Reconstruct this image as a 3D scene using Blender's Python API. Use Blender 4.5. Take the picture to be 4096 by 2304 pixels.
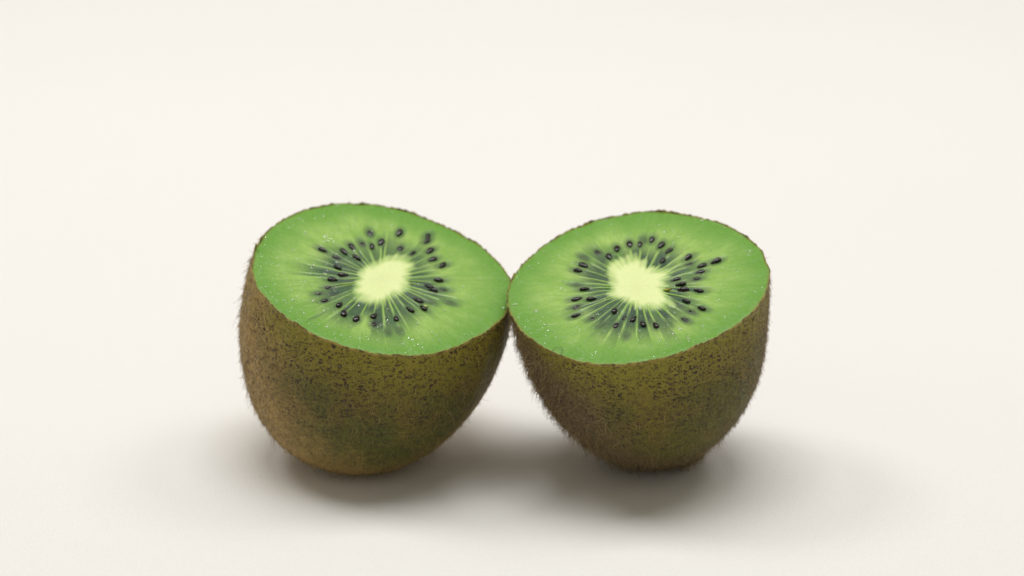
import bpy, math
import numpy as np
from mathutils import Vector, Matrix, noise as mnoise

for o in list(bpy.data.objects):
    bpy.data.objects.remove(o)
scn = bpy.context.scene
col = scn.collection

# ---------------------------------------------------------------- camera, world, lamps, exposure
cam_d = bpy.data.cameras.new('camera')
cam = bpy.data.objects.new('camera', cam_d)
col.objects.link(cam)
cam_d.lens = 85
cam_d.sensor_width = 36
cam_d.clip_start = 0.01
cam_d.clip_end = 50
cam.location = (0, -0.40, 0.196065)
cam.rotation_euler = (math.radians(90 - 22), 0, 0)
cam_d.dof.use_dof = True
cam_d.dof.focus_distance = 0.418
cam_d.dof.aperture_fstop = 13
scn.camera = cam

world = bpy.data.worlds.new('World')
scn.world = world
world.use_nodes = True
bg = world.node_tree.nodes['Background']
bg.inputs['Color'].default_value = (1.0, 0.925, 0.78, 1)
bg.inputs['Strength'].default_value = 0.295

def softbox(name, loc, target, sx, sy, power, color=(1, 0.97, 0.92)):
    d = bpy.data.lights.new(name, 'AREA')
    d.shape = 'RECTANGLE'
    d.size, d.size_y, d.energy, d.color = sx, sy, power, color
    o = bpy.data.objects.new(name, d)
    col.objects.link(o)
    o.location = loc
    o.rotation_euler = (Vector(target) - Vector(loc)).to_track_quat('-Z', 'Y').to_euler()
    return o
softbox('softbox_overhead', (0.0, 0.13, 0.95), (0, 0.02, 0.0), 0.58, 0.44, 5.6, (1, 1, 1))
softbox('softbox_rear_left', (-0.50, 0.28, 0.85), (-0.03, 0.01, 0.02), 0.26, 0.26, 2.0, (1, .99, .97))
softbox('softbox_rear_right', (0.50, 0.28, 0.85), (0.03, 0.01, 0.02), 0.30, 0.30, 1.5, (1, .99, .975))

scn.view_settings.view_transform = 'Standard'
scn.view_settings.look = 'None'
scn.view_settings.exposure = 0.0
scn.view_settings.gamma = 1.0
scn.view_settings.use_curve_mapping = False

# measured shape of each half: millimetres in the plane of its own cut
BALD = dict(
 C= [-0.02365, 0.00428, 0.03433] , n= [0.14838, -0.21151, 0.96605] , e1= [0.98893, 0.03174, -0.14494] , e2= [0.0, 0.97686, 0.21388] ,
 base= [-0.02554, -0.00203, 0.0] ,
 co= [23.425, 0.046, 1.052, -0.028, -0.521, 0.29, 0.154, 0.204, 0.267, 0.04, 0.008] , q= [1.407, -0.107, -0.25, 2.693, 3.0, 0.079, 1.829] ,
 seeds= [(-2.64, 14.85, 0.6), (2.78, 16.08, 0), (8.06, 16.26, 0.1), (7.94, 14.62, 0.2), (-0.48, 12.19, 0), (-2.07, 10.39, 0), (-3.9, 11.01, 0.7), (3.13, 11.07, 0.5), (5.44, 10.15, 0.4), (8.67, 11.54, 0.2), (9.15, 8.78, 0.3), (11.02, 7.12, 0), (10.44, 2.13, 0), (8.76, 0.04, 0.4), (9.58, -1.38, 0.1), (11.29, -0.51, 0.8), (7.04, -4.93, 0.3), (7.96, -7.16, 0), (5.6, -8.25, 0), (3.26, -11.41, 0), (-0.64, -11.39, 0.1), (-0.46, -13.65, 0.7), (-3.69, -12.96, 0), (-5.97, -11.78, 0.1), (-6.9, -9.37, 0), (-9.46, -8.39, 0.5), (-10.58, -6.48, 0.8), (-8.15, -5.95, 0.9), (-9.03, -4.24, 0.8), (-8.56, -1.81, 0.1), (-6.81, 0.1, 0), (-7.88, 2.37, 0.1), (-4.63, 6.19, 0), (-8.3, 5.51, 0.5), (-7.08, 7.63, 0.1), (-5.77, 9.56, 0.1), (-10.94, 7.33, 0.2), (2.06, -15.6, 1), (3.85, -14.71, 1), (12.62, -4.33, 0.9), (9.21, -4.92, 0.9)] ,
 core= [(-173, 3.61), (-141, 5.22), (-124, 6.93), (-111, 7.28), (-98, 7.34), (-87, 6.97), (-75, 5.56), (-53, 4.66), (-28, 4.88), (3, 4.53), (28, 5.22), (42, 6.73), (51, 8.51), (65, 8.42), (76, 8.07), (91, 5.92), (111, 4.48), (148, 3.99)] ,
 loc= [(-149, 13.27), (-131, 16.91), (-118, 16.85), (-108, 15.46), (-94, 15.74), (-83, 17.02), (-74, 17.01), (-63, 15.19), (-42, 13.28), (-15, 13.87), (11, 12.57), (36, 13.43), (52, 15.61), (65, 14.32), (78, 13.73), (104, 15.63), (123, 12.76), (148, 14.09)] ,
)
HAIRY = dict(
 C= [0.02231, -0.00178, 0.03525] , n= [-0.12033, -0.22045, 0.96795] , e1= [0.99273, -0.02672, 0.11733] , e2= [0.0, 0.97503, 0.22207] ,
 base= [0.02792, 0.00329, 0.0] ,
 co= [23.169, -0.067, 1.047, 0.066, 0.483, 0.22, 0.033, 0.179, -0.116, -0.094, 0.043] , q= [1.55, 0.056, -0.125, 2.864, 1.32, -0.058, 1.41] ,
 seeds= [(-3.21, 12.96, 0), (-4.74, 10.71, 0.1), (-6.73, 12.54, 0.8), (-0.84, 14.03, 0.1), (1.04, 13.6, 0.2), (1.65, 14.91, 0.9), (3.25, 14.71, 0.1), (4.85, 12.64, 0), (6.12, 10.73, 0.3), (4.83, 7.62, 0), (9.51, 7.76, 0), (9.52, 5.82, 0.8), (14.35, 5.79, 0), (11.74, 4.94, 0.2), (11.31, 3.05, 0.5), (10.41, 1.04, 0.6), (6.85, 1.39, 0.4), (7.68, -0.29, 0), (8.0, -2.16, 0), (10.67, -2.81, 0), (8.29, -5.52, 0.1), (10.85, -8.18, 0), (8.82, -8.75, 0.8), (7.79, -10.95, 0.6), (4.76, -11.42, 1), (2.6, -11.83, 0.1), (0.46, -10.96, 0.1), (-1.1, -9.36, 0.2), (-2.42, -8.41, 0.8), (-4.24, -10.56, 0.6), (-2.55, -13.65, 0.9), (-4.31, -6.26, 0), (-8.31, -2.02, 0), (-10.91, -1.57, 0.3), (-11.04, -3.94, 0.7), (-11.09, -6.42, 0.4), (-8.23, -7.69, 0.8), (-6.79, -10.0, 1), (-9.46, 1.25, 0.1), (-9.43, 8.76, 0.1), (-10.48, 7.2, 0), (-9.29, 11.24, 0.9), (-10.58, 2.8, 0.9)] ,
 core= [(-167, 4.96), (-143, 4.15), (-118, 3.98), (-94, 5.37), (-77, 6.34), (-63, 7.01), (-49, 8.09), (-31, 5.38), (-8, 4.3), (23, 5.12), (34, 6.73), (54, 5.83), (72, 6.37), (82, 7.94), (90, 9.43), (102, 9.18), (115, 9.31), (123, 8.96), (131, 7.02), (144, 5.2), (168, 4.23)] ,
 loc= [(-174, 12.27), (-149, 14.19), (-130, 14.19), (-104, 16.57), (-92, 14.89), (-80, 15.91), (-66, 16.85), (-51, 16.53), (-39, 14.6), (-22, 11.76), (-9, 11.98), (6, 12.55), (20, 13.57), (33, 12.9), (57, 13.04), (73, 14.37), (84, 15.71), (94, 15.02), (106, 14.91), (120, 15.82), (137, 14.78), (145, 14.15), (161, 12.18)] ,
)


# ---------------------------------------------------------------- node helpers
class NT:
    def __init__(self, name):
        self.m = bpy.data.materials.new(name)
        self.m.use_nodes = True
        self.t = self.m.node_tree
        self.b = self.t.nodes['Principled BSDF']
    def n(self, kind, **kw):
        nd = self.t.nodes.new(kind)
        for k, v in kw.items():
            setattr(nd, k, v)
        return nd
    def put(self, sock, v):
        if hasattr(v, 'is_output') or isinstance(v, bpy.types.NodeSocket):
            self.t.links.new(v, sock)
        elif isinstance(v, (tuple, list)) and len(v) == 3 and sock.type == 'RGBA':
            sock.default_value = (*v, 1)
        else:
            sock.default_value = v
    def attr(self, name, out='Fac'):
        return self.n('ShaderNodeAttribute', attribute_name=name).outputs[out]
    def noise(self, vec, scale, detail=2, rough=.5):
        nd = self.n('ShaderNodeTexNoise')
        if vec is not None:
            self.put(nd.inputs['Vector'], vec)
        nd.inputs['Scale'].default_value = scale
        nd.inputs['Detail'].default_value = detail
        nd.inputs['Roughness'].default_value = rough
        return nd.outputs['Fac']
    def math(self, op, a, b=0.0, clamp=False):
        nd = self.n('ShaderNodeMath', operation=op, use_clamp=clamp)
        self.put(nd.inputs[0], a); self.put(nd.inputs[1], b)
        return nd.outputs[0]
    def ramp(self, v, a, b, lo=0.0, hi=1.0):
        nd = self.n('ShaderNodeMapRange', interpolation_type='SMOOTHSTEP')
        self.put(nd.inputs['Value'], v)
        for i, k in enumerate((a, b, lo, hi)):
            nd.inputs[i + 1].default_value = k
        return nd.outputs['Result']
    def mix(self, f, a, b, blend='MIX'):
        nd = self.n('ShaderNodeMix', data_type='RGBA', blend_type=blend)
        self.put(nd.inputs['Factor'], f); self.put(nd.inputs['A'], a) if False else None
        cs = [s for s in nd.inputs if s.type == 'RGBA']
        self.put(cs[0], a); self.put(cs[1], b)
        return [s for s in nd.outputs if s.type == 'RGBA'][0]
    def vscale(self, vec, s):
        nd = self.n('ShaderNodeVectorMath', operation='MULTIPLY')
        self.put(nd.inputs[0], vec); nd.inputs[1].default_value = s
        return nd.outputs[0]
    def bump(self, h, strength, dist, normal=None):
        nd = self.n('ShaderNodeBump')
        nd.inputs['Strength'].default_value = strength
        nd.inputs['Distance'].default_value = dist
        self.put(nd.inputs['Height'], h)
        if normal is not None:
            self.put(nd.inputs['Normal'], normal)
        return nd.outputs['Normal']
    def set(self, **kw):
        for k, v in kw.items():
            self.put(self.b.inputs[k.replace('_', ' ')], v)
        return self.m

def mat_paper():
    g = NT('white_paper')
    oc = g.n('ShaderNodeTexCoord').outputs['Object']
    fine = g.noise(oc, 2600, 3, .6)
    c = g.mix(g.noise(oc, 12, 3), (.845, .832, .805), (.865, .852, .825))
    c = g.mix(g.ramp(fine, .35, .65, 0, .10), c, (.76, .745, .715))
    return g.set(Base_Color=c, Roughness=.9, Specular_IOR_Level=.2, Normal=g.bump(fine, .6, .0003))

def mat_flesh():
    g = NT('kiwi_flesh')
    oc = g.n('ShaderNodeTexCoord').outputs['Object']
    pol = g.attr('polar', 'Vector')
    rn, core, loc, sept, buried = (g.attr(k) for k in ('rn', 'core', 'locule', 'septum', 'buried'))
    f1 = g.noise(g.vscale(pol, (7, 7, 2.2)), 1.0, 4, .6)
    f2 = g.noise(g.vscale(pol, (26, 26, 4.5)), 1.0, 3, .6)
    blotch = g.noise(oc, 170, 3)
    fine = g.noise(oc, 1700, 3, .65)
    c = g.mix(g.ramp(f1, .36, .66), (.375, .565, .130), (.275, .470, .085))
    c = g.mix(g.ramp(f2, .45, .75, 0, .55), c, (.460, .640, .190))
    c = g.mix(g.ramp(blotch, .40, .64, 0, .75), c, (.225, .430, .066))
    c = g.mix(g.ramp(rn, .64, .97, 0, .82), c, (.112, .320, .026))
    c = g.mix(g.ramp(rn, .965, 1.0, 0, .6), c, (.24, .33, .035))
    f3 = g.noise(g.vscale(pol, (60, 60, 16)), 1.0, 2, .6)
    c = g.mix(g.ramp(f3, .53, .70, 0, .6), c, (.180, .365, .065))
    lc = g.mix(g.ramp(f2, .35, .65), (.045, .085, .050), (.055, .140, .042))
    lc = g.mix(g.ramp(g.noise(oc, 260, 2), .4, .65, 0, .7), lc, (.040, .085, .048))
    c = g.mix(g.math('MULTIPLY', loc, 1.25, True), c, lc)
    c = g.mix(g.math('MULTIPLY', buried, .92), c, (.030, .037, .034))
    c = g.mix(g.math('MULTIPLY', sept, g.ramp(f1, .35, .7, .08, .48)), c, (.380, .560, .180))
    c = g.mix(core, c, g.mix(g.ramp(f2, .3, .7), (.800, .890, .430), (.770, .870, .390)))
    c = g.mix(g.ramp(fine, .62, .80, 0, .35), c, (.55, .68, .30))
    h = g.math('ADD', g.math('MULTIPLY', f2, 1.0), g.math('MULTIPLY', fine, .55))
    g.set(Base_Color=c, Roughness=g.ramp(fine, .3, .7, .26, .5), Normal=g.bump(h, .45, .0002),
          Subsurface_Weight=g.ramp(core, .35, .85, .5, 0), Subsurface_Scale=.0018, Specular_IOR_Level=.4, Coat_Weight=.18, Coat_Roughness=.12)
    g.b.inputs['Subsurface Radius'].default_value = (.7, 1.0, .4)
    return g.m

def mat_skin(name, dry, wet, green):
    g = NT(name)
    oc = g.n('ShaderNodeTexCoord').outputs['Object']
    tq, gr = g.attr('depth'), g.attr('bare')
    n1 = g.noise(oc, 120, 4, .6)
    n2 = g.noise(oc, 900, 4, .65)
    n3 = g.noise(oc, 3200, 3, .7)
    gf = g.ramp(g.math('ADD', gr, g.math('MULTIPLY', g.math('SUBTRACT', n1, .5), .7)), .1, .9)
    bare = g.mix(g.ramp(g.math('ADD', n1, g.math('MULTIPLY', tq, .25)), .38, .72), wet, green)
    c = g.mix(gf, dry, bare)
    c = g.mix(g.ramp(n2, .35, .7, 0, .55), c, g.mix(.55, c, (.035, .022, .012)))
    # brown corky dots, drawn out and irregular
    def dots(scale, sq, th, off):
        mp = g.n('ShaderNodeMapping')
        g.put(mp.inputs['Vector'], oc)
        mp.inputs['Scale'].default_value = sq
        mp.inputs['Location'].default_value = (off, off * .7, off * .3)
        dn = g.n('ShaderNodeTexNoise'); dn.inputs['Scale'].default_value = scale * .9
        g.put(dn.inputs['Vector'], mp.outputs[0])
        av = g.n('ShaderNodeVectorMath', operation='MULTIPLY_ADD')
        g.put(av.inputs[0], dn.outputs['Color']); av.inputs[1].default_value = (1.5 / scale,) * 3
        g.put(av.inputs[2], mp.outputs[0])
        v = g.n('ShaderNodeTexVoronoi'); v.inputs['Scale'].default_value = scale
        g.put(v.inputs['Vector'], av.outputs[0])
        sep = g.n('ShaderNodeSeparateColor'); g.put(sep.inputs[0], v.outputs['Color'])
        size = g.math('MULTIPLY', sep.outputs[0], th)
        return g.ramp(g.math('SUBTRACT', size, v.outputs['Distance']), -.05, .07)
    d1 = dots(1150, (1, 1, 1.6), .50, 0)
    d2 = dots(2000, (1, 1, 1.3), .52, .3)
    d = g.math('MAXIMUM', d1, g.math('MULTIPLY', d2, .8))
    d = g.math('MULTIPLY', d, g.ramp(g.noise(oc, 210, 2), .36, .58, .55, 1))
    dv = g.math('MULTIPLY', d, g.ramp(tq, .10, .62, .95, .28))
    dv = g.math('MULTIPLY', dv, g.ramp(g.attr('lip'), .1, .6, 1, .1))
    c = g.mix(g.math('MULTIPLY', g.ramp(tq, .0, .24, .85, 0), g.ramp(gf, 0, .5, .25, 1)), c, (.300, .260, .018))  # light glowing through the flesh, painted as a paler olive-gold band below the cut
    c = g.mix(dv, c, (.040, .020, .013))
    c = g.mix(g.math('MULTIPLY', g.ramp(n3, .60, .80, 0, .6), g.ramp(gf, .2, .9, 1, .25)), c, (.33, .235, .11))
    c = g.mix(g.ramp(g.attr('lip'), .2, .9, 0, .95), c, g.mix(g.ramp(n2, .4, .62), (.46, .35, .09), (.16, .10, .03)))
    h = g.math('ADD', g.math('MULTIPLY', d, -.35), g.math('ADD', g.math('MULTIPLY', n2, .8), g.math('MULTIPLY', n3, .5)))
    return g.set(Base_Color=c, Roughness=.55, Specular_IOR_Level=.45, Normal=g.bump(h, .9, .0006))

def mat_hair(name, pale, dark):
    g = NT(name)
    c = g.mix(g.attr('tint'), dark, pale)
    return g.set(Base_Color=c, Roughness=.5, Specular_IOR_Level=.3)

def mat_seed():
    g = NT('seed_coat')
    oc = g.n('ShaderNodeTexCoord').outputs['Object']
    n1 = g.noise(oc, 1800, 3, .6)
    c = g.mix(g.ramp(n1, .45, .75), (.005, .0038, .003), (.020, .011, .007))
    return g.set(Base_Color=c, Roughness=.30, Specular_IOR_Level=.05, Coat_Weight=.8, Coat_Roughness=.03,
                 Normal=g.bump(n1, .25, .0002))

def mat_juice():
    g = NT('clear_juice')
    return g.set(Base_Color=(.86, .96, .78), Roughness=.08, IOR=1.38, Transmission_Weight=.85)

def mat_crumb(name, a, b):
    g = NT(name)
    oc = g.n('ShaderNodeTexCoord').outputs['Object']
    return g.set(Base_Color=g.mix(g.ramp(g.noise(oc, 2500, 3), .4, .6), a, b), Roughness=.45)

M = dict(paper=mat_paper(), flesh=mat_flesh(), seed=mat_seed(), juice=mat_juice(),
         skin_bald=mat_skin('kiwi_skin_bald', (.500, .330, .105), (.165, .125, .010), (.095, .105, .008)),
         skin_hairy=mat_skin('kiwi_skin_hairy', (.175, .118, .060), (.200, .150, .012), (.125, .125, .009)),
         hair_bald=mat_hair('tan_fuzz', (.62, .46, .19), (.20, .13, .055)),
         hair_hairy=mat_hair('tan_bristles', (.55, .41, .20), (.15, .10, .05)),
         crumb_y=mat_crumb('yellow_pulp', (.35, .36, .02), (.20, .17, .015)),
         crumb_g=mat_crumb('green_pulp', (.45, .60, .16), (.30, .42, .06)),
         fibre=mat_crumb('dark_fibre', (.05, .09, .04), (.03, .05, .03)))

# ---------------------------------------------------------------- mesh helpers
def mesh_obj(name, verts, faces, mat, parent=None, attrs=None, smooth=True):
    me = bpy.data.meshes.new(name)
    verts = np.asarray(verts, np.float32).reshape(-1, 3)
    if isinstance(faces, np.ndarray):
        k = faces.shape[1]
        me.vertices.add(len(verts)); me.vertices.foreach_set('co', verts.ravel())
        me.loops.add(faces.size); me.loops.foreach_set('vertex_index', faces.astype(np.int32).ravel())
        me.polygons.add(len(faces))
        me.polygons.foreach_set('loop_start', np.arange(0, faces.size, k, dtype=np.int32))
        me.update(calc_edges=True)
    else:
        me.from_pydata(verts.tolist(), [], faces)
    for k, v in (attrs or {}).items():
        v = np.asarray(v, np.float32)
        a = me.attributes.new(k, 'FLOAT_VECTOR' if v.ndim == 2 else 'FLOAT', 'POINT')
        a.data.foreach_set('vector' if v.ndim == 2 else 'value', v.ravel())
    me.polygons.foreach_set('use_smooth', [smooth] * len(me.polygons))
    me.materials.append(mat)
    me.validate()
    o = bpy.data.objects.new(name, me)
    col.objects.link(o)
    o.parent = parent
    return o

def tag(o, label, cat, group=None):
    o['label'] = label; o['category'] = cat
    if group: o['group'] = group
    return o

def grid_faces(rows, cols, flip=False):
    i, j = np.meshgrid(np.arange(rows - 1), np.arange(cols), indexing='ij')
    a = i * cols + j; b = i * cols + (j + 1) % cols
    f = np.stack([a, b, b + cols, a + cols], -1).reshape(-1, 4)
    return f[:, ::-1] if flip else f

def split_faces(blocks, cols, flip=False):             # stacked grids that share no edge, so creases stay sharp
    out, off = [], 0
    for b in blocks:
        out.append(grid_faces(b, cols, flip) + off); off += b * cols
    return np.concatenate(out)

def smooth(a, b, x):
    t = np.clip((x - a) / (b - a), 0, 1)
    return t * t * (3 - 2 * t)

def wave(rng, u, k0, k1):
    s = np.zeros_like(u)
    for k in range(k0, k1):
        s += rng.normal() * np.cos(k * u + rng.uniform(0, 6.28))
    return s / math.sqrt((k1 - k0) * .5)

def periodic(table, u, blur=.05):
    a = np.radians([p[0] for p in table]); r = np.array([p[1] for p in table])
    a = np.r_[a - 2 * np.pi, a, a + 2 * np.pi]; r = np.r_[r, r, r]
    w = (u + np.pi) % (2 * np.pi) - np.pi
    return sum(np.interp(w + d * blur, a, r) * k for d, k in ((-2, .1), (-1, .2), (0, .4), (1, .2), (2, .1)))

# ---------------------------------------------------------------- the sheet everything stands on
ys = [-1.6, .45]
prof = [(-1.6, 0.0), (.6, 0.0)] + [(.6 + .5 * math.sin(a), .5 - .5 * math.cos(a)) for a in np.radians(np.arange(6, 91, 6))] + [(1.1, 2.0)]
vs = []
for y, z in prof:
    vs += [(-2.2, y, z), (2.2, y, z)]
fs = [(2 * i, 2 * i + 1, 2 * i + 3, 2 * i + 2) for i in range(len(prof) - 1)]
sheet = mesh_obj('table_surface', vs, fs, M['paper'])
sheet['kind'] = 'structure'

# ---------------------------------------------------------------- kiwi halves
def seed_mesh(rng, name):
    rows, cols = 9, 12
    th = np.linspace(0, np.pi, rows); ph = np.linspace(0, 2 * np.pi, cols, endpoint=False)
    T, P = np.meshgrid(th, ph, indexing='ij')
    x = -np.cos(T)                                   # -1 is the pointed end, towards the core
    r = np.sin(T) ** .95 * (1 + .22 * x)
    r = r * (1 - .18 * smooth(.35, -1, x))
    b = 1 + .05 * rng.normal(size=T.shape) * np.sin(T)
    v = np.stack([x * 1.06, r * np.cos(P) * .56 * b, r * np.sin(P) * .38 * b], -1).reshape(-1, 3) * .001
    me = mesh_obj(name, v, grid_faces(rows, cols, True), M['seed'])
    d = me.data
    bpy.data.objects.remove(me)
    return d

def tubes(paths, rad, sides=3):
    """paths N,K,3 ; rad N,K -> joined thin tubes"""
    N, K, _ = paths.shape
    tan = np.gradient(paths, axis=1)
    tan /= np.linalg.norm(tan, axis=2, keepdims=True) + 1e-12
    ref = np.where(np.abs(tan[..., 2:3]) > .8, np.array([1., 0, 0]), np.array([0, 0, 1.]))
    a = np.cross(tan, ref); a /= np.linalg.norm(a, axis=2, keepdims=True) + 1e-12
    b = np.cross(tan, a)
    ang = np.arange(sides) * 2 * np.pi / sides
    v = paths[:, :, None] + rad[:, :, None, None] * (a[:, :, None] * np.cos(ang)[:, None] + b[:, :, None] * np.sin(ang)[:, None])
    base = (np.arange(N) * K * sides)[:, None, None]
    i = np.arange(K - 1)[None, :, None] * sides; j = np.arange(sides)[None, None]
    p = base + i + j; q = base + i + (j + 1) % sides
    f = np.stack([p, q, q + sides, p + sides], -1).reshape(-1, 4)
    return v.reshape(-1, 3), f

def build_half(D, seed, hairy, label, peaks):
    rng = np.random.default_rng(seed)
    C, n, e1, e2, base = (np.array(D[k]) for k in ('C', 'n', 'e1', 'e2', 'base'))
    co = D['co']; Hd, ox, oy, qa, qb, qk, qc = D['q']; r0 = co[0]
    wob_u = np.linspace(0, 2 * np.pi, 721)
    wob = .07 * wave(rng, wob_u, 7, 26) + .025 * wave(rng, wob_u, 30, 110)
    def rim(u):
        w = np.interp(np.mod(u, 2 * np.pi), wob_u, wob)
        return w + co[0] + sum(co[2 * k - 1] * np.cos(k * u) + co[2 * k] * np.sin(k * u) for k in range(1, 6))
    def world(x, y, z):                              # cut-plane millimetres -> metres from the base
        return (C - base) + (x[..., None] * e1 + y[..., None] * e2 + z[..., None] * n) * .001
    def body(u, t, inset=0.0):
        s = (1 + qk * np.sin(np.pi * t) * (1 - t)) * np.clip(1 - t ** qa, 0, 1) ** (1 / qb)
        rr = (rim(u) * (1 - t) + r0 * t) * s
        rr = np.maximum(rr - inset * smooth(0, .3, s), 0)
        x = rr * np.cos(u) + ox * r0 * t ** qc
        y = rr * np.sin(u) + oy * r0 * t ** qc
        z = -(Hd * r0 - inset) * t
        return x, y, z
    root = bpy.data.objects.new('kiwi_half', None)
    root.empty_display_size = .01
    col.objects.link(root)
    root.location = base
    tag(root, label, 'kiwi', 'two halves of a cut kiwi')

    # ---- fields on the cut face
    NU = 640
    u = np.linspace(0, 2 * np.pi, NU, endpoint=False)
    spikes = wave(rng, u, 16, 60)
    rc = .95 * periodic(D['core'], u) * (1 + .035 * spikes)
    rl = periodic(D['loc'], u)
    ks = 38
    bounds = np.sort((np.arange(ks) + rng.uniform(-.28, .28, ks)) * 2 * np.pi / ks) % (2 * np.pi)
    bounds.sort()
    idx = (np.searchsorted(bounds, u, side='right') - 1) % ks
    lo = bounds[idx]; hi = bounds[(idx + 1) % ks]
    span = (hi - lo) % (2 * np.pi); v = ((u - lo) % (2 * np.pi)) / span
    ext = rng.uniform(.80, 1.12, ks)[idx]; drk = rng.uniform(.6, 1.0, ks)[idx]
    edge = np.minimum(v, 1 - v) * span * 10.0        # mm from the septum at 10 mm radius
    sr = rng.uniform(.1, 1.0, ks) ** 1.3
    sstr = np.where(v < .5, sr[idx], sr[(idx + 1) % ks])
    seeds = np.array(D['seeds'])
    def fields(r, uu_i):
        U = u[None, :] + 0 * r
        R = rim(U)
        rn = r / R
        wob = 1 + .06 * np.sin(r * 1.7 + 9 * U)
        core = smooth(1.30, .72, r / (rc * wob))
        inner = smooth(.95, 1.35, r / rc)
        e = edge[None, :] * r / 10.0
        lobe = smooth(.04 * sstr[None, :], .12 + .35 * sstr[None, :], e)
        end = smooth(1.18, .62, r / (rl * ext)[None, :])
        loc = inner * lobe * end * drk
        far = smooth(.98, 1.25, r / rl)              # fine streaks past the locules
        sept = sstr[None, :] * smooth(.34, .04, e) * smooth(.85, 1.15, r / rc) * smooth(1.12, .7, r / rl)
        x, y = r * np.cos(U), r * np.sin(U)
        bur = np.zeros_like(r)
        for sx, sy, sub in seeds:
            a = math.atan2(sy, sx)
            lx = (x - sx) * math.cos(a) + (y - sy) * math.sin(a)
            ly = -(x - sx) * math.sin(a) + (y - sy) * math.cos(a)
            d = np.hypot(lx / 1.25, ly / .82)
            if sub > .45:
                bur = np.maximum(bur, smooth(1.15, .45, d) * (1.15 - .75 * sub))
            loc = np.maximum(loc, smooth(2.1, .7, np.hypot(lx / 1.5, ly / .8)) * .55 * (1 - core))
        if 'crease' in D:                            # a fold in the cut, running in from the rim
            (ax, ay), (bx_, by_) = D['crease']
            tt = ((x - ax) * (bx_ - ax) + (y - ay) * (by_ - ay)) / ((bx_ - ax) ** 2 + (by_ - ay) ** 2)
            dl = ((x - ax) * (by_ - ay) - (y - ay) * (bx_ - ax)) / math.hypot(bx_ - ax, by_ - ay) + .35 * np.sin(tt * 4)
            band = np.where(dl < 0, smooth(-.18, 0, dl), smooth(1.1, 0, dl)) * smooth(-.05, .25, tt) * smooth(1.1, .9, tt)
            loc = np.maximum(loc, .42 * band)
        return rn, core, loc * (1 - core), sept * (1 - core), bur, x, y
    def relief(x, y, rn, core, loc, sept):
        z = -.22 * loc + .07 * sept + .06 * core
        lump = np.array([mnoise.noise((a * .35, b * .35, seed)) + .5 * mnoise.noise((a * 1.1, b * 1.1, seed + 5)) for a, b in zip(x.ravel(), y.ravel())]).reshape(x.shape)
        return z + .09 * lump - .07 * smooth(.95, 1.0, rn)
    ring = rc * .74
    # core plug
    rows = 26
    r = np.linspace(0.0, 1, rows)[:, None] * ring[None]
    rn, core, loc, sept, bur, x, y = fields(r, None)
    z = relief(x, y, rn, core, loc, sept)
    zedge = z[-1].copy()
    wall = np.linspace(0, 1, 8)[1:, None]
    def cavity(scale, depth):
        xs = x[-1] * (1 - wall * .97) * scale; yy = y[-1] * (1 - wall * .97) * scale
        return xs, yy, zedge * (1 - wall) - wall * depth
    def polar(rn, U): return np.stack([np.cos(U), np.sin(U), rn], -1)
    U2 = u[None] + 0 * r
    cx, cy, cz = cavity(.998, 24.5)
    V = np.concatenate([world(x, y, z), world(x[-1:] * .998, y[-1:] * .998, z[-1:]), world(cx, cy, cz)]).reshape(-1, 3)
    pad = lambda a, val: np.concatenate([a, a[-1:], np.full((len(wall), NU), val)]).ravel()
    att = dict(rn=pad(rn, .2), core=pad(core, 1), locule=pad(loc, 0), septum=pad(sept, 0), buried=pad(bur, 0),
               polar=np.concatenate([polar(rn, U2), np.repeat(polar(rn[-1:], U2[-1:]), len(wall) + 1, 0)]).reshape(-1, 3))
    flesh_x, flesh_y = x[-1], y[-1]
    # flesh ring with its own body under the skin
    rows2 = 170
    s = np.linspace(0, 1, rows2)[:, None]
    rr = ring[None] * (1 - s) + (rim(u)[None] - .13) * s
    rn2, core2, loc2, sept2, bur2, x2, y2 = fields(rr, None)
    z2 = relief(x2, y2, rn2, core2, loc2, sept2)
    U3 = u[None] + 0 * rr
    tau = np.linspace(.01, 1, 40)
    bx, by, bz = body(u[None] + 0 * tau[:, None], np.sin(tau * np.pi / 2)[:, None] + 0 * u[None], .45)
    hx, hy, hz = cavity(1.0, 25.0)
    V2 = np.concatenate([world(hx, hy, hz)[::-1], world(x2[:1], y2[:1], z2[:1]), world(x2, y2, z2), world(bx, by, bz)]).reshape(-1, 3)
    def pad2(a, v0, v1): return np.concatenate([np.full((len(wall), NU), v0), a[:1], a, np.full((len(tau), NU), v1)]).ravel()
    att2 = dict(rn=pad2(rn2, .2, 1), core=pad2(core2, 1, 0), locule=pad2(loc2, 0, 0), septum=pad2(sept2, 0, 0), buried=pad2(bur2, 0, 0),
                polar=np.concatenate([np.repeat(polar(rn2[:1], U3[:1]), len(wall) + 1, 0), polar(rn2, U3), np.repeat(polar(rn2[-1:], U3[-1:]), len(tau), 0)]).reshape(-1, 3))
    flesh = mesh_obj('flesh', V2, split_faces([len(wall) + 1, rows2 + len(tau)], NU, True), M['flesh'], root, att2)
    flesh['label'] = 'juicy green flesh with pale rays and dark seed chambers'
    core_o = mesh_obj('core', V, split_faces([rows, len(wall) + 1], NU, True), M['flesh'], root, att)
    core_o['label'] = 'pale cream core in the middle of the cut'

    # ---- skin
    lift = .03 + .07 * wave(rng, u, 20, 140) + .16 * np.maximum(wave(rng, u, 6, 60) - .4, 0)
    bark = np.clip(wave(rng, u, 5, 30), 0, 2) * .1
    for a, w, h in peaks:
        d = (u - math.radians(a) + np.pi) % (2 * np.pi) - np.pi
        lift = lift + h * np.exp(-(d / math.radians(w)) ** 2) * (1 + .3 * wave(rng, u, 60, 140))
    lift = np.clip(lift, -.12, 1.4)
    RT = 260
    tau = np.linspace(0, 1, RT)
    t = np.sin(tau * np.pi / 2)
    sx, sy, sz = body(u[None] + 0 * t[:, None], t[:, None] + 0 * u[None])
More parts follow.
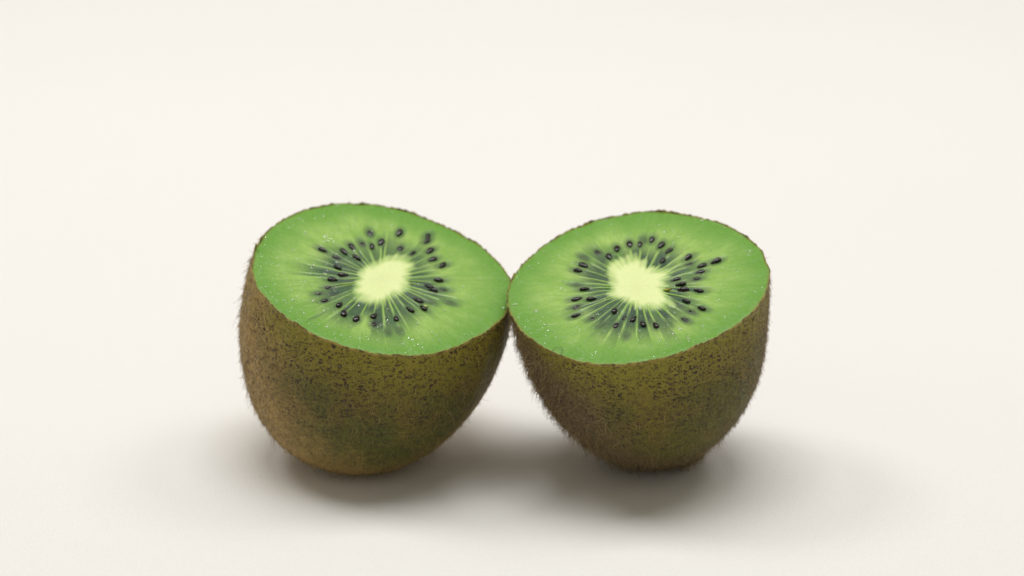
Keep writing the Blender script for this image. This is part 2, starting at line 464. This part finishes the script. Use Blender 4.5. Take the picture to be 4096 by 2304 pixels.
    fall = np.exp(-tau * 60)[:, None]
    sz = sz + lift[None] * fall
    P = np.stack([sx, sy, sz], -1)
    # fine swelling of the skin, measured outwards
    du = np.roll(P, -1, 1) - np.roll(P, 1, 1); dt = np.gradient(P, axis=0)
    N = np.cross(dt, du); N /= np.linalg.norm(N, axis=2, keepdims=True) + 1e-9
    N[-1] = (0, 0, -1)
    sgn = np.sign((N[RT // 3] * np.stack([np.cos(u), np.sin(u), 0 * u], -1)).sum()); N *= sgn; N[-1] = (0, 0, -1)
    q = P.reshape(-1, 3)
    bumpy = np.array([.10 * mnoise.noise((a * .16, b * .16, c * .16 + seed)) + .07 * mnoise.noise((a * .9, b * .9, c * .9)) + .06 * mnoise.noise((a * 2.4, b * 2.4, c * 2.4)) for a, b, c in q]).reshape(RT, NU)
    bumpy *= smooth(1.0, .93, t)[:, None] * .9 + .1
    bumpy[-1] = 0
    if 'nub' in D:                                   # the woody stalk end
        nu, nt, nr, nh = D['nub']
        nc = np.array(body(np.array(math.radians(nu)), np.array(nt)))
        dn = np.linalg.norm(P - nc, axis=2)
        bumpy = bumpy + nh * smooth(nr, nr * .55, dn)
    P = P + N * bumpy[..., None]
    # rolled lip and inner wall of the skin
    lipx, lipy = (rim(u) - .11) * np.cos(u), (rim(u) - .11) * np.sin(u)
    inx, iny, inz = body(u, np.full(NU, .06), .5)
    lip0 = np.stack([inx, iny, inz], -1)
    lip1 = np.stack([lipx, lipy, lift * .75 + .01], -1)
    lip2 = np.stack([(rim(u) - .04) * np.cos(u), (rim(u) - .04) * np.sin(u), lift + .02], -1)
    allp = np.concatenate([lip0[None], lip1[None], lip2[None], P])
    V = world(allp[..., 0], allp[..., 1], allp[..., 2]).reshape(-1, 3)
    V[:, 2] = np.maximum(V[:, 2], 0.0001)
    # where the fuzz has rubbed off and the green shows: towards the cut, on one flank
    uc = math.radians(D['bare_at'])
    dd = (u - uc + np.pi) % (2 * np.pi) - np.pi
    around = np.exp(-(dd / math.radians(D['bare_w'])) ** 2)
    bare = np.clip(around[None] * 1.25 * smooth(.95, .12, tau)[:, None] + .12 * smooth(.25, 0, tau)[:, None], 0, 1)
    bare = np.concatenate([np.repeat(bare[:1], 3, 0), bare])
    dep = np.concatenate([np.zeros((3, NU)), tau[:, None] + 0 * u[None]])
    lipa = np.concatenate([np.ones((3, NU)), smooth(.012, .002, tau)[:, None] + 0 * u[None]])
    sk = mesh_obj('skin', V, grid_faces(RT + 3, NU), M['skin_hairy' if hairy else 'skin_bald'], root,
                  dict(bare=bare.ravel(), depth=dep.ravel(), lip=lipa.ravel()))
    sk['label'] = 'brown skin with dark speckles and olive bare patch'

    # ---- hairs
    W = world(P[..., 0], P[..., 1], P[..., 2])
    Nw = N[..., 0:1] * e1 + N[..., 1:2] * e2 + N[..., 2:3] * n
    areaw = np.linalg.norm(np.cross(np.roll(P, -1, 1) - P, np.gradient(P, axis=0)), axis=2)
    dens = D['density'](u[None], tau[:, None]) * areaw
    dens[0:2] = 0; dens[-6:] = 0
    flat = dens.ravel() / dens.sum()
    NH = D['hairs']
    pick = rng.choice(flat.size, NH, p=flat)
    ti, ui = np.unravel_index(pick, dens.shape)
    p0 = W[ti, ui]; nn = Nw[ti, ui]
    down = (W[np.minimum(ti + 1, RT - 1), ui] - W[np.maximum(ti - 1, 0), ui]); down /= np.linalg.norm(down, axis=1, keepdims=True) + 1e-12
    side = np.cross(nn, down)
    ln = D['length'](rng, u[ui], tau[ti]) * .001
    lay = D['lay'](rng, u[ui], tau[ti])
    az = rng.normal(D['comb'], 1.0, NH)
    tang = down * np.cos(az)[:, None] + side * np.sin(az)[:, None]
    d0 = nn * np.cos(lay)[:, None] + tang * np.sin(lay)[:, None]
    cv = rng.normal(size=(NH, 3)) * .38 + down * .25
    cv -= nn * (cv * nn).sum(1, keepdims=True) * .6
    K = 5
    ss = np.linspace(0, 1, K)[None, :, None]
    paths = (p0 - nn * .00004)[:, None] + ln[:, None, None] * (d0[:, None] * ss + cv[:, None] * ss ** 2.2 + rng.normal(size=(NH, K, 3)) * .03 * ss)
    paths[..., 2] = np.maximum(paths[..., 2], .00006 - base[2])
    rad = (rng.uniform(.022, .036, NH) * .001 + ln * .012)[:, None] * np.linspace(1, .35, K)[None]
    hv, hf = tubes(paths, rad)
    tint = np.repeat(np.clip(rng.beta(1.6, 1.8, NH), 0, 1), K * 3)
    fz = mesh_obj('fuzz', hv, hf, M['hair_hairy' if hairy else 'hair_bald'], root, dict(tint=tint))
    fz['kind'] = 'stuff'

    # ---- seeds
    shapes = [seed_mesh(rng, 'seed') for _ in range(4)]
    B = np.stack([e1, e2, n], 1)
    for sx, sy, sub in D['seeds']:
        if sub > .85: continue                       # too deep: only its dark shade shows in the flesh
        a = math.atan2(sy, sx) + rng.normal(0, .22)
        sc = rng.uniform(.86, 1.08) * (1 - .15 * sub)
        zc = .04 - .50 * sub
        x_ = B @ np.array([math.cos(a), math.sin(a), -.12 * rng.uniform(-1, 1)])
        x_ /= np.linalg.norm(x_)
        z_ = n + (B @ np.array([-math.sin(a), math.cos(a), 0])) * rng.normal(0, .3); z_ -= x_ * (z_ @ x_); z_ /= np.linalg.norm(z_)
        y_ = np.cross(z_, x_)
        Rm = np.stack([x_ * sc, y_ * sc * rng.uniform(.88, 1.08), z_ * sc], 1)
        pos = world(np.array(sx), np.array(sy), np.array(zc))
        o = bpy.data.objects.new('seed', shapes[rng.integers(4)])
        col.objects.link(o); o.parent = root
        mw = Matrix.Identity(4)
        for i in range(3):
            for j in range(3): mw[i][j] = Rm[i, j]
            mw[i][3] = pos[i]
        o.matrix_local = mw

    # ---- juice beads standing on the cut
    bv, bf = [], []
    NB = D['beads']
    dome_r, dome_c = 4, 6
    th = np.linspace(0, np.pi * .6, dome_r); ph = np.linspace(0, 2 * np.pi, dome_c, endpoint=False)
    Td, Pd = np.meshgrid(th, ph, indexing='ij')
    dome = np.stack([np.sin(Td) * np.cos(Pd), np.sin(Td) * np.sin(Pd), np.cos(Td) * .8], -1).reshape(-1, 3)
    df = grid_faces(dome_r, dome_c)
    cnt = 0
    while cnt < NB:
        a = rng.uniform(0, 2 * np.pi); f = math.sqrt(rng.uniform(.06, .97))
        if rng.uniform() > D['beadw'](a, f): continue
        j = int(a / (2 * np.pi) * NU) % NU
        r_ = f * rim(u[j])
        i = int(np.clip((r_ - ring[j]) / (rim(u[j]) - .13 - ring[j]) * (rows2 - 1), 0, rows2 - 1))
        if r_ < ring[j]: continue
        size = min(.055 * math.exp(abs(rng.normal(0, .6))), .22)
        st = rng.uniform(1, 2.2)
        lx = dome[:, 0] * st * size; ly = dome[:, 1] * size
        ca, sa = math.cos(a), math.sin(a)
        px = x2[i, j] + lx * ca - ly * sa; py = y2[i, j] + lx * sa + ly * ca
        bv.append(world(px, py, z2[i, j] + dome[:, 2] * size))
        bf.append(df + cnt * len(dome)); cnt += 1
    jb = mesh_obj('juice_beads', np.concatenate(bv), np.concatenate(bf), M['juice'], root)
    jb['kind'] = 'stuff'
    return dict(root=root, world=lambda x, y, z: world(np.array(x), np.array(y), np.array(z)) + base, rng=rng)

def ang(u, c):                                       # angular distance, degrees
    return np.abs((u - math.radians(c) + np.pi) % (2 * np.pi) - np.pi) * 180 / np.pi

BALD.update(crease=((-12.6, -15.8), (-5.6, -8.6)), bare_at=-70, bare_w=62, hairs=15000, beads=620, comb=0.3,
    density=lambda u, t: .42 + .95 * np.exp(-(ang(u, 185) / 60) ** 2) + .5 * smooth(.3, .7, t) + 0 * u,
    length=lambda g, u, t: np.where(g.uniform(size=len(u)) < .03, g.uniform(1.2, 2.4, len(u)), g.gamma(3.5, .14, len(u)) + .12),
    lay=lambda g, u, t: np.clip(g.normal(1.18, .28, len(u)), .2, 1.5),
    beadw=lambda a, f: .16 + .8 * math.exp(-(ang(np.array(a), 185) / 55) ** 2) + .4 * math.exp(-(ang(np.array(a), -95) / 50) ** 2) * (f > .5))
HAIRY.update(nub=(308, .90, 3.2, 1.0), bare_at=-62, bare_w=58, hairs=17000, beads=420, comb=0.0,
    density=lambda u, t: .30 + 1.0 * np.exp(-(ang(u, 195) / 48) ** 2) * smooth(0, .08, t) + .95 * np.exp(-(ang(u, 0) / 45) ** 2) + .9 * smooth(.42, .8, t) + .2 * np.exp(-(ang(u, 90) / 60) ** 2),
    length=lambda g, u, t: (g.gamma(7, .115, len(u)) + .25) * (.6 + .85 * smooth(.4, .85, t) + .6 * np.exp(-(ang(u, 200) / 55) ** 2)),
    lay=lambda g, u, t: np.clip(g.normal(.95, .32, len(u)), .1, 1.5),
    beadw=lambda a, f: .18 + .9 * math.exp(-(ang(np.array(a), 215) / 22) ** 2) * (f > .8) + .3 * math.exp(-(ang(np.array(a), -110) / 60) ** 2))

kb = build_half(BALD, 3, False, 'kiwi half with sparse short fuzz and a large green bare patch on its speckled skin',
                [(168, 1.8, 1.1), (160, 1.6, .9), (214, 2.0, .25), (-127, 2.5, .3), (-80, 3, .25), (80, 8, .15)])
kh = build_half(HAIRY, 8, True, 'kiwi half with long bristly hair standing out all round its lower skin',
                [(110, 2.2, .35), (77, 3.0, .30), (-140, 2.0, .3), (-68, 1.0, .4)])

# ---------------------------------------------------------------- crumbs and loose fibres
def crumb(name, half, x, y, size, stretch, mat, label, seed):
    g = np.random.default_rng(seed)
    rows, cols = 8, 10
    th = np.linspace(0, np.pi, rows); ph = np.linspace(0, 2 * np.pi, cols, endpoint=False)
    T, P = np.meshgrid(th, ph, indexing='ij')
    b = 1 + .28 * g.normal(size=T.shape) * np.sin(T)
    lx = np.cos(T) * stretch * size * (1 + .1 * np.cos(P)); ly = np.sin(T) * np.cos(P) * size * b; lz = np.sin(T) * np.sin(P) * size * .5 * b
    pts = half['world'](x + lx, y + ly, .12 + lz).reshape(-1, 3)
    o0 = half['world'](x, y, .0)
    o = mesh_obj(name, pts - o0, grid_faces(rows, cols), mat)
    o.location = o0
    return tag(o, label, 'crumb')
crumb('pulp_crumb', kh, 5.24, -1.69, .30, 2.6, M['crumb_y'], 'tiny mustard yellow pulp crumb touching the pale core of the bristly kiwi half', 1)
crumb('pulp_crumb', kb, 8.34, -6.73, .30, 1.5, M['crumb_g'], 'tiny pale green pulp crumb sitting on a black seed of the short-fuzzed half', 2)

def fibre(pts, rad, mat, label):
    pts = np.array(pts, float)
    o0 = pts[0].copy()
    v, f = tubes((pts - o0)[None], np.full((1, len(pts)), rad), 5)
    o = mesh_obj('loose_fibre', v, f, mat)
    o.location = o0
    return tag(o, label, 'fibre')
s = np.linspace(0, 1, 14)
cx = -14.3 + .75 * np.sin(s * 5.2) - .4 * s; cy = -18.2 + 2.2 * np.sin(s * 2.6); cz = .12 + .25 * np.sin(s * 3)
fibre([kh['world'](a, b, c) for a, b, c in zip(cx, cy, cz)], .00004, M['fibre'],
      'curled dark green fibre loop lying on the cut flesh of the bristly half')
